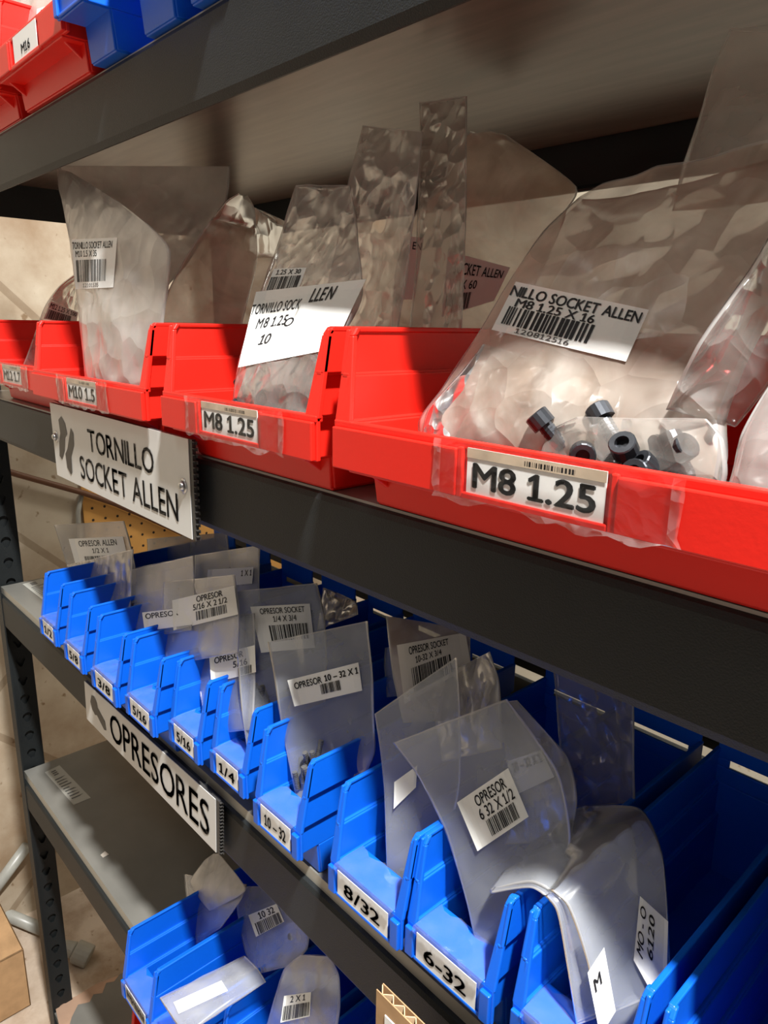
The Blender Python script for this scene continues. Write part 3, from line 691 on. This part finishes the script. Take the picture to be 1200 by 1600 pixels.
bag('white bag in the M16 bin on the top shelf', [(10, 80, 110, 60, .08), (2, 30, 96, 18, .1), (-10, -20, 92, -30, .13), (-20, -80, 90, -90, .16)], 'white', 0.03, .004, 14, None,
    stickers=[(((58, 14), (84, 6), (84, 36), (55, 48)), [('t', 'ALLEN', .15, .7, .95, .92), ('b', .1, .1, .9, .6, 3)])])
# ---- bags of the blue row
G3 = 'small zip bags standing in the blue bins'
bag('upright bag with an OPRESOR ALLEN 1/2 X 1 label', [(130, 985, 200, 985, .16), (118, 930, 212, 930, .2), (104, 882, 212, 882, .24), (84, 820, 194, 814, .28)], 'flatfilm', 0.004, .002, 15, G3,
    stickers=[(((107, 842), (192, 838), (204, 893), (122, 896)), [('t', 'OPRESOR ALLEN', .16, .76, .86, .93, .01), ('t', '1/2 X 1', .38, .56, .68, .70, .01), ('b', .20, .28, .62, .48, 21)])])
bag('clear bag sagging in front of the OPRESOR ALLEN bag', [(150, 994, 175, 1005, .06), (136, 965, 200, 968, .08), (118, 925, 206, 930, .13), (104, 883, 208, 858, .18)], 'mid', 0.006, .003, 16, G3)
bag('flat clear bag against the orange pegboard, far back in the row', [(235, 915, 362, 900, .55), (231, 880, 360, 872, .55), (229, 842, 355, 832, .55)], 'flatfilm', .006, .0015, 17, G3)
bag('bag of ridged set screws with a partly hidden OPRES label', [(204, 1000, 300, 985, .08), (194, 960, 304, 950, .12), (189, 925, 305, 912, .16), (187, 894, 304, 868, .2)], 'flatfilm', 0.01, .003, 18, G3,
    stickers=[(((222, 957), (300, 948), (300, 976), (226, 986)), [('t', 'OPRESOR', .05, .62, .72, .92, .014)])])
bag('clear bag with a small X 1 label at its right edge', [(305, 975, 405, 965, .33), (302, 930, 406, 922, .36), (303, 868, 406, 852, .4)], 'flatfilm', 0.007, .003, 19, G3,
    stickers=[(((325, 890), (396, 886), (394, 912), (322, 918)), [('t', '1 X 1', .74, .5, .97, .85, .012)])])
bag('bag with an OPRESOR 5/16 X 2 1/2 label', [(259, 1040, 372, 1020, .06), (256, 1000, 374, 985, .09), (255, 955, 374, 945, .12), (255, 910, 366, 898, .16)], 'flatfilm', 0.008, .003, 20, G3,
    stickers=[(((269, 938), (366, 915), (372, 960), (271, 985)), [('t', 'OPRESOR', .38, .74, .80, .95, .016), ('t', '5/16 X 2 1/2', .32, .49, .86, .69, .016), ('b', .36, .14, .84, .44, 22)])])
bag('bag with a half hidden OPRESOR 5/16 label', [(326, 1148, 395, 1140, .03), (313, 1090, 398, 1085, .06), (309, 1030, 400, 1020, .1), (311, 968, 398, 958, .14)], 'flatfilm', 0.007, .0025, 21, G3,
    stickers=[(((327, 1026), (398, 1008), (400, 1050), (330, 1068)), [('t', 'OPRESOR', .10, .68, .74, .92, .016), ('t', '5/16', .5, .36, .82, .6, .016), ('b', .6, .02, .9, .32, 6)])])
bag('bag with an OPRESOR SOCKET 1/4 X 3/4 label', [(388, 1184, 500, 1175, .02, .2), (378, 1120, 508, 1110, .03, .22), (372, 1040, 511, 1040, .06, .25), (364, 980, 508, 970, .10, .28), (359, 925, 495, 911, .14, .3)], 'flatfilm', .010, .004, 22, G3,
    stickers=[(((391, 948), (484, 943), (492, 1012), (408, 1020)), [('t', 'OPRESOR SOCKET', .14, .82, .90, .95, .010), ('t', '1/4 X 3/4', .34, .64, .74, .77, .010), ('b', .24, .22, .92, .57, 24)])])
bag('upright bag with an OPRESOR 10-32 X 1 label', [(466, 1268, 560, 1240, .03, .16), (452, 1200, 585, 1180, .04, .17), (440, 1140, 586, 1140, .05, .18), (430, 1065, 583, 1060, .07, .2), (419, 1003, 575, 970, .10, .23)], 'flatfilm', .009, .003, 23, G3,
    stickers=[(((449, 1063), (560, 1035), (566, 1079), (460, 1104)), [('t', 'OPRESOR', .07, .60, .46, .85, .014), ('t', '10 – 32 X 1', .50, .62, .98, .86, .024), ('b', .42, .20, .70, .56, 26)])])
bag('small clear bag corner poking up behind the 1/4 X 3/4 bag', [(495, 985, 560, 960, .4), (500, 945, 556, 940, .44), (505, 918, 530, 928, .47)], 'clear', .003, .001, 24, G3)
bag('bag with an OPRESOR SOCKET 10-32 X 3/4 label', [(630, 1130, 725, 1125, .16, .34), (614, 1060, 735, 1060, .18, .36), (607, 1000, 735, 1020, .2, .38), (603, 962, 735, 985, .22, .4)], 'dusty', .010, .003, 25, G3,
    stickers=[(((620, 1008), (727, 988), (736, 1040), (632, 1100)), [('t', 'OPRESOR SOCKET', .16, .78, .74, .93, .012), ('t', '10-32 X 3/4', .24, .60, .62, .73, .012), ('b', .16, .10, .74, .54, 28)], 'label_sticker', 'paperpink')])
bag('narrow clear bag behind the OPRESOR SOCKET 10-32 X 3/4 bag', [(604, 1090, 690, 1080, .44), (600, 1040, 700, 1030, .46), (602, 1012, 705, 1005, .47)], 'flatfilm', .008, .002, 26, G3)
bag('hazy bag with a blank white sticker in the 8/32 bin', [(606, 1402, 650, 1405, .03, .08), (603, 1330, 700, 1320, .04, .14), (599, 1230, 718, 1230, .07, .16), (593, 1170, 720, 1140, .10, .18), (585, 1116, 714, 1026, .12, .22)], 'flatfilm', .008, .002, 27, G3,
    stickers=[(((616, 1222), (652, 1196), (650, 1230), (615, 1264)), [])])
bag('crinkled clear bag standing behind the OPRESOR 6 32 bag', [(690, 1190, 785, 1170, .24), (682, 1140, 782, 1110, .27), (673, 1098, 779, 1060, .29), (664, 1067, 766, 1018, .31)], 'mid', 0.008, .004, 28, G3)
bag('bag with a half covered tilted label, behind the OPRESOR 6 32 bag', [(790, 1320, 892, 1315, .22), (800, 1250, 902, 1250, .24), (790, 1170, 884, 1180, .27), (776, 1098, 808, 1094, .3)], 'mid', 0.008, .003, 29, G3,
    stickers=[(((792, 1190), (846, 1172), (866, 1214), (806, 1242)), [('t', '10 – 32 X 1', .1, .62, .9, .92, .012)])])
bag('rounded clear bag corner beside the half covered tilted label', [(835, 1310, 900, 1300, .33), (835, 1240, 896, 1240, .34), (838, 1185, 882, 1185, .35), (848, 1152, 862, 1154, .36)], 'flatfilm', .01, .002, 30, G3)
bag('bag with an OPRESOR 6 32 X 1/2 label', [(750, 1510, 830, 1500, .03, .1), (728, 1410, 872, 1410, .04, .12), (696, 1300, 892, 1310, .06, .15), (654, 1215, 872, 1205, .08, .17), (614, 1161, 792, 1092, .10, .2)], 'flatfilm', .009, .0025, 32, G3,
    stickers=[(((714, 1254), (794, 1200), (826, 1276), (746, 1330)), [('t', 'OPRESOR', .28, .70, .86, .92, .012), ('t', '6 32 X 1/2', .26, .44, .92, .66, .012), ('b', .32, .08, .86, .40, 33)])])
bag('dark looking clear bag hanging far back under the shelf beam', [(885, 1262, 992, 1255, .48), (874, 1160, 991, 1150, .5), (866, 1060, 990, 1055, .52), (858, 1000, 988, 1000, .54)], 'clear', .01, .003, 34, G3)
dr = bag('hazy bag draped over the bin walls, with a handwritten M note', [(764, 1393, 862, 1300, .02, .26), (830, 1380, 905, 1262, .03, .30), (884, 1412, 1000, 1262, .03, .30), (916, 1500, 1036, 1335, .03, .24), (932, 1580, 1047, 1490, .03, .16), (948, 1680, 1052, 1680, .03, .12)],
    'flatfilm', .01, .002, 35, G3, gprof=lambda v: 1,
    stickers=[(((990, 1500), (1000, 1400), (1044, 1440), (1040, 1590)), [('t', '6120', .35, .45, .9, .65, .012), ('t', 'MO - O', .2, .75, .9, .95, .012)], 'paper_note', 'paper'),
              (((918, 1520), (944, 1480), (962, 1580), (938, 1620)), [('t', 'M', .2, .6, .6, .8, .014)], 'paper_note', 'paper')])
bag('thin clear bag flap under the draped bag', [(766, 1396, 840, 1330, .01, .2), (830, 1388, 900, 1300, .02, .25), (868, 1420, 985, 1290, .02, .25), (884, 1500, 1000, 1400, .02, .2), (900, 1600, 1010, 1560, .02, .12)], 'flatfilm', .004, .0015, 36, G3, gprof=lambda v: 1)
# ---- bags of the lower shelf
G4 = 'zip bags lying in the lower blue bins'
bag('bag with its top corner folded down in the leftmost lower bin', [(304, 1478, 345, 1450, .12), (294, 1420, 378, 1405, .16), (288, 1366, 386, 1382, .22)], 'flatfilm', 0.008, .003, 41, G4,
    flap=[(328, 1424, 340, 1418, .14), (296, 1380, 384, 1390, .17), (318, 1347, 352, 1345, .24), (334, 1334, 342, 1334, .26)], flapm='white', flapT=.006)
bag('bag of long screws with a 10 32 barcode label on the lower shelf', [(404, 1522, 450, 1510, .14), (384, 1490, 480, 1482, .18), (369, 1418, 488, 1420, .24), (384, 1385, 492, 1385, .28)], 'flatfilm', .008, .002, 42, G4,
    stickers=[(((388, 1430), (432, 1412), (444, 1440), (400, 1464)), [('t', '10 32', .3, .62, .85, .95, .016), ('b', .1, .02, .95, .56, 44)])])
bag('flat bag with a blank white sticker lying over the second lower bin', [(288, 1618, 416, 1534, -.21, .09), (270, 1592, 402, 1512, -.205, .09), (249, 1560, 383, 1493, -.20, .095)], 'flatfilm', .008, .002, 43, G4,
    stickers=[(((271, 1566), (346, 1532), (356, 1548), (279, 1584)), [])])
bag('rounded bag with a 2 X 1 barcode label on the lower shelf', [(405, 1640, 520, 1650, .06), (425, 1570, 530, 1580, .08), (443, 1515, 530, 1525, .12), (470, 1492, 515, 1494, .16)], 'flatfilm', 0.014, .003, 44, G4,
    stickers=[(((444, 1556), (486, 1550), (484, 1588), (438, 1598)), [('t', '2 X 1', .25, .70, .8, .95, .014), ('b', .05, .05, .95, .6, 45)])])

# ------------------------------------------------------------------ fasteners inside the bags
def screw_mesh(kind):
    q = MB(); n = 16
    if kind == 'cap':           # socket head cap screw along +z, head at the top
        r, h = .0068, .0085
        q.tube((0, 0, 0), (0, 0, .016), .0041, n=12)
        for k in range(6): q.tube((0, 0, .002+.0022*k), (0, 0, .0031+.0022*k), .0044, n=12)
        a, b = .016, .016+h
        ring = lambda R0, z, m_=n: [(R0*math.cos(2*math.pi*i/m_), R0*math.sin(2*math.pi*i/m_), z) for i in range(m_)]
        V = ring(.0041, a)+ring(r, a)+ring(r, b-.0006)+ring(r-.0006, b)+ring(.0036, b)+ring(.0036, b-.004)
        F_ = []
        for k in range(5): F_ += [(k*n+i, k*n+(i+1) % n, (k+1)*n+(i+1) % n, (k+1)*n+i) for i in range(n)]
        F_.append(tuple(range(5*n, 6*n))); q.add(V, F_)
    elif kind == 'set':         # headless set screw
        for k in range(9): q.tube((0, 0, .0018*k), (0, 0, .0018*k+.0011), .0026, n=12); q.tube((0, 0, .0018*k+.0009), (0, 0, .0018*k+.0019), .0021, n=12)
        q.tube((0, 0, .0162), (0, 0, .0170), .0024, n=12); q.tube((0, 0, .0168), (0, 0, .0172), .0012, n=6)
    else:                       # long countersunk screw
        q.tube((0, 0, 0), (0, 0, .034), .0016, n=10)
        for k in range(10): q.tube((0, 0, .001+.002*k), (0, 0, .002+.002*k), .0019, n=10)
        q.tube((0, 0, .034), (0, 0, .037), .0016, .0036, n=14)
    me = bpy.data.meshes.new(kind); me.from_pydata(q.v, [], q.f)
    me.materials.append(M['dark_steel'] if kind == 'cap' else M['grey_steel'] if kind == 'set' else M['steel']); me.update(); return me
SM = {k: screw_mesh(k) for k in ('cap', 'set', 'long')}
def scatter(kind, name, pts, label, group, sc_=1, seed=0):
    rr = random.Random(seed)
    for (px, py, Y) in pts:
        o = bpy.data.objects.new(name, SM[kind]); COL.objects.link(o); o.location = at(px, py, Y); o.scale = (sc_,)*3
        o.rotation_euler = (rr.uniform(.5, 2.2), rr.uniform(-.4, .4), rr.uniform(0, 6.28)) if kind == 'cap' else (rr.uniform(-.35, .35), rr.uniform(-.3, .3), rr.uniform(0, 6.28)) if kind == 'set' else (rr.uniform(-.3, .3), .55+rr.uniform(-.12, .12), rr.uniform(-.3, .3))
        tag(o, label, 'screw', group)
rr = random.Random(3)
scatter('cap', 'cap_screw', [(884+i*27+rr.uniform(-6, 6), 700+i*8+k*18-(i % 2)*9, .050+.008*((i+k) % 3)) for i in range(9) for k in range(2)]+[(705, 704, .055), (725, 698, .06), (965, 694, .06), (1020, 692, .06), (1062, 702, .058)],
        'black socket head screw inside the big dusty M8 bag', 'socket screws in the big bag', 1.0, 1)
scatter('cap', 'cap_screw', [(396+i*15, 614+i*6+k*14, .05+.02*((i+k) % 2)) for i in range(6) for k in range(2)],
        'dark socket head screw inside the clear bag with the handwritten paper', 'socket screws in the handwritten bag', 1.0, 2)
scatter('set', 'set_screw', [(466, 1232, .04), (474, 1222, .045), (480, 1215, .05), (486, 1228, .05), (470, 1212, .055), (478, 1236, .04), (492, 1200, .06), (484, 1196, .065), (496, 1186, .07)],
        'small grey set screw inside the bag over the 10 – 32 bin', 'set screws in the 10-32 bag', 1.0, 3)
scatter('set', 'set_screw', [(400+5*i, 1110-4*(i % 3), .1+.02*(i % 2)) for i in range(5)], 'small grey set screw inside the 1/4 X 3/4 bag', 'set screws in the quarter inch bag', 1.4, 4)
scatter('set', 'set_screw', [(202+7*(i % 4), 976-10*(i//4), .15+.02*(i % 2)) for i in range(8)], 'ridged dark set screw inside the bag with the partly hidden OPRES label', 'set screws in the OPRES bag', 1.7, 5)
scatter('set', 'set_screw', [(612+6*i, 1390-3*(i % 2), .07) for i in range(4)], 'small dark set screw at the bottom of the bag in the 8/32 bin', 'set screws in the 8/32 bag', .9, 6)
scatter('long', 'long_screw', [(415, 1505, .2), (422, 1500, .2), (430, 1498, .21), (444, 1490, .22), (456, 1482, .23)], 'long bright screw inside the bag with the 10 32 label', 'long screws in the lower bag', 1.25, 7)

# ------------------------------------------------------------------ left wall and floor things
XW = -5.6
p0, p1 = atx(128, 775, -5.58), atx(128, 775, -5.58)
q = MB(); ya, yb_ = p0.y, p0.y+.62; za, zb_ = ZU(-2.9), ZU(-1.05)
q.box((XW*D+.001, ya, za), (XW*D+.007, yb_, zb_))
n0 = len(q.f)
sp = .0315
for i in range(18):
    for k in range(18):
        y = ya+.022+i*sp; z = ZU(-1.452)+.16-k*sp*.98
        if y > yb_-.01 or z < za+.01 or z > zb_-.01: continue
        c = Vector((XW*D+.0074, y, z)); P = [c+Vector((0, .0036*math.cos(a*math.pi/4), .0036*math.sin(a*math.pi/4))) for a in range(8)]
        q.add(P, [tuple(range(8))], 1)
o = q.build('pegboard', [M['peg'], M['hole']], None, False, (XW*D, ya, za)); tag(o, 'orange brown perforated pegboard fixed to the left wall behind the blue bins', 'pegboard')
pts = [atx(x, y, XW+.06) for x, y in ((-60, 715), (-20, 727), (30, 742), (80, 756), (130, 770), (180, 787), (230, 808), (290, 836))]
q = MB(); q.path(pts, .0075, 10); o = q.build('wall_cable', M['brown'], None, True, pts[0]); tag(o, 'brown sagging cable running across the left wall under the middle shelf', 'cable')
q = MB(); pts = [atx(x, y, XW+.03) for x, y in ((128, 770), (122, 800), (124, 850), (128, 900))]
q.path(pts, .006, 10); o = q.build('grey_conduit', M['pvc'], None, True, pts[-1]); tag(o, 'thin grey conduit on the wall beside the pegboard', 'pipe')
def pipe(label, a, b, r, name='drain_pipe'):
    q = MB(); q.tube(a, b, r, n=20); o = q.build(name, M['pvc'], None, True, (Vector(a)+Vector(b))/2); return tag(o, label, 'pipe', 'grey pipes behind the rack post')
pipe('grey pipe slanting up the wall behind the perforated post', atz(-60, 1460, -4.72), atx(42, 1322, XW+.10), .014)
pipe('grey pipe lying on the floor behind the perforated post', atz(-70, 1396, -4.73), atz(66, 1452, -4.73), .015)
c = atz(114, 1484, -4.70)
cap = MB(); ax = Vector((.68, .60, -.35)).normalized(); ring_n = 8
cap.tube(c-ax*.03, c+ax*.005, .013, .02, 20); cap.tube(c+ax*.005, c+ax*.046, .026, .027, 16); cap.tube(c-ax*.06, c-ax*.03, .013, .013, 16)
o = cap.build('pipe_cap', M['pvc'], None, False, c); tag(o, 'grey plastic pipe cap lying on the rough floor', 'pipe cap'); bevel(o, .004, 2, 30)
# cardboard carton at the bottom left
A = atz(38, 1590, -4.78)
def carton(label, base, w_, d_, h_, rot, top=True, name='cardboard_box'):
    q = MB(); t = .004
    for a, b in (((0, 0, 0), (w_, t, h_)), ((0, d_-t, 0), (w_, d_, h_)), ((0, 0, 0), (t, d_, h_)), ((w_-t, 0, 0), (w_, d_, h_)), ((0, 0, 0), (w_, d_, t))): q.box(a, b)
    if top: q.box((0, 0, h_-t), (w_, d_*.5-.001, h_)); q.box((0, d_*.5+.001, h_-t), (w_, d_, h_))
    o = bpy.data.objects.new(name, None)
    me = bpy.data.meshes.new(name); me.from_pydata(q.v, [], q.f); me.materials.append(M['card']); me.update()
    o = bpy.data.objects.new(name, me); COL.objects.link(o); o.location = base; o.rotation_euler = (0, 0, rot); o['_w'] = [0, 0, 0]
    tag(o, label, 'box'); bevel(o, .0015, 2); return o
ck = atz(37, 1483, -4.3)
carton('brown cardboard carton standing on the floor left of the rack post', Vector((ck.x-.26, ck.y-.20, .001)), .26, .20, ck.z-.001, 0)
# upright corrugated piece by the lower shelf beam
yc = -.125
a = at(588, 1546, yc); b = at(690, 1613, yc); wv = Vector((1, 0, 0))
wdt = .34; z0 = ZU(-2.36)
q = MB(); q.box((a.x, a.y, z0), (a.x+wdt, a.y+.0008, a.z)); q.box((a.x, a.y+.0062, z0), (a.x+wdt, a.y+.007, a.z+.0006))
o = q.build('corrugated_board', M['card'], None, False, (a.x+wdt/2, a.y, z0)); tag(o, 'torn upright piece of corrugated cardboard with a white label', 'cardboard')
q = MB(); n = 60; st = []
for i in range(n):
    x = a.x+wdt*i/n; x2 = a.x+wdt*(i+1)/n; ph = i % 2
    ya_, yb2 = (a.y+.0008, a.y+.0062) if ph else (a.y+.0062, a.y+.0008)
    q.plate([(x, ya_, z0), (x2, yb2, z0), (x2, yb2, a.z-.0002), (x, ya_, a.z-.0002)], .0008)
q.build('fluting', M['cardlight'], o)
q = MB(); q.box((a.x+.010, a.y-.0008, a.z-.115), (a.x+.11, a.y, a.z-.014)); q.build('paper_label', M['paper'], o)
# bottom shelf: peeled paper and a red bin corner
z5 = -4.60
M['peel'] = mat('pinkish_torn_paper', (.55, .36, .25), .8, 0, .2, .25, 14)
q = MB()
pp = [(86, 1572), (120, 1556), (150, 1538), (186, 1524), (178, 1534), (166, 1536), (160, 1552), (146, 1554), (140, 1566), (122, 1570), (112, 1590), (104, 1618), (92, 1600)]
q.add([atz(x, y, z5)+Vector((0, 0, .0006)) for x, y in pp], [tuple(range(len(pp)))]); o = q.build('peeling_paper', M['peel'], P5)
pr = atz(196, 1604, z5+.25)
make_bin('red', .5, .7, pr.x/D+.25, pr.y/D+.03, z5, 0, 'red parts bin on the bottom shelf, only a corner showing', None)
for o in bpy.data.objects:
    if '_w' in o.keys(): del o['_w']
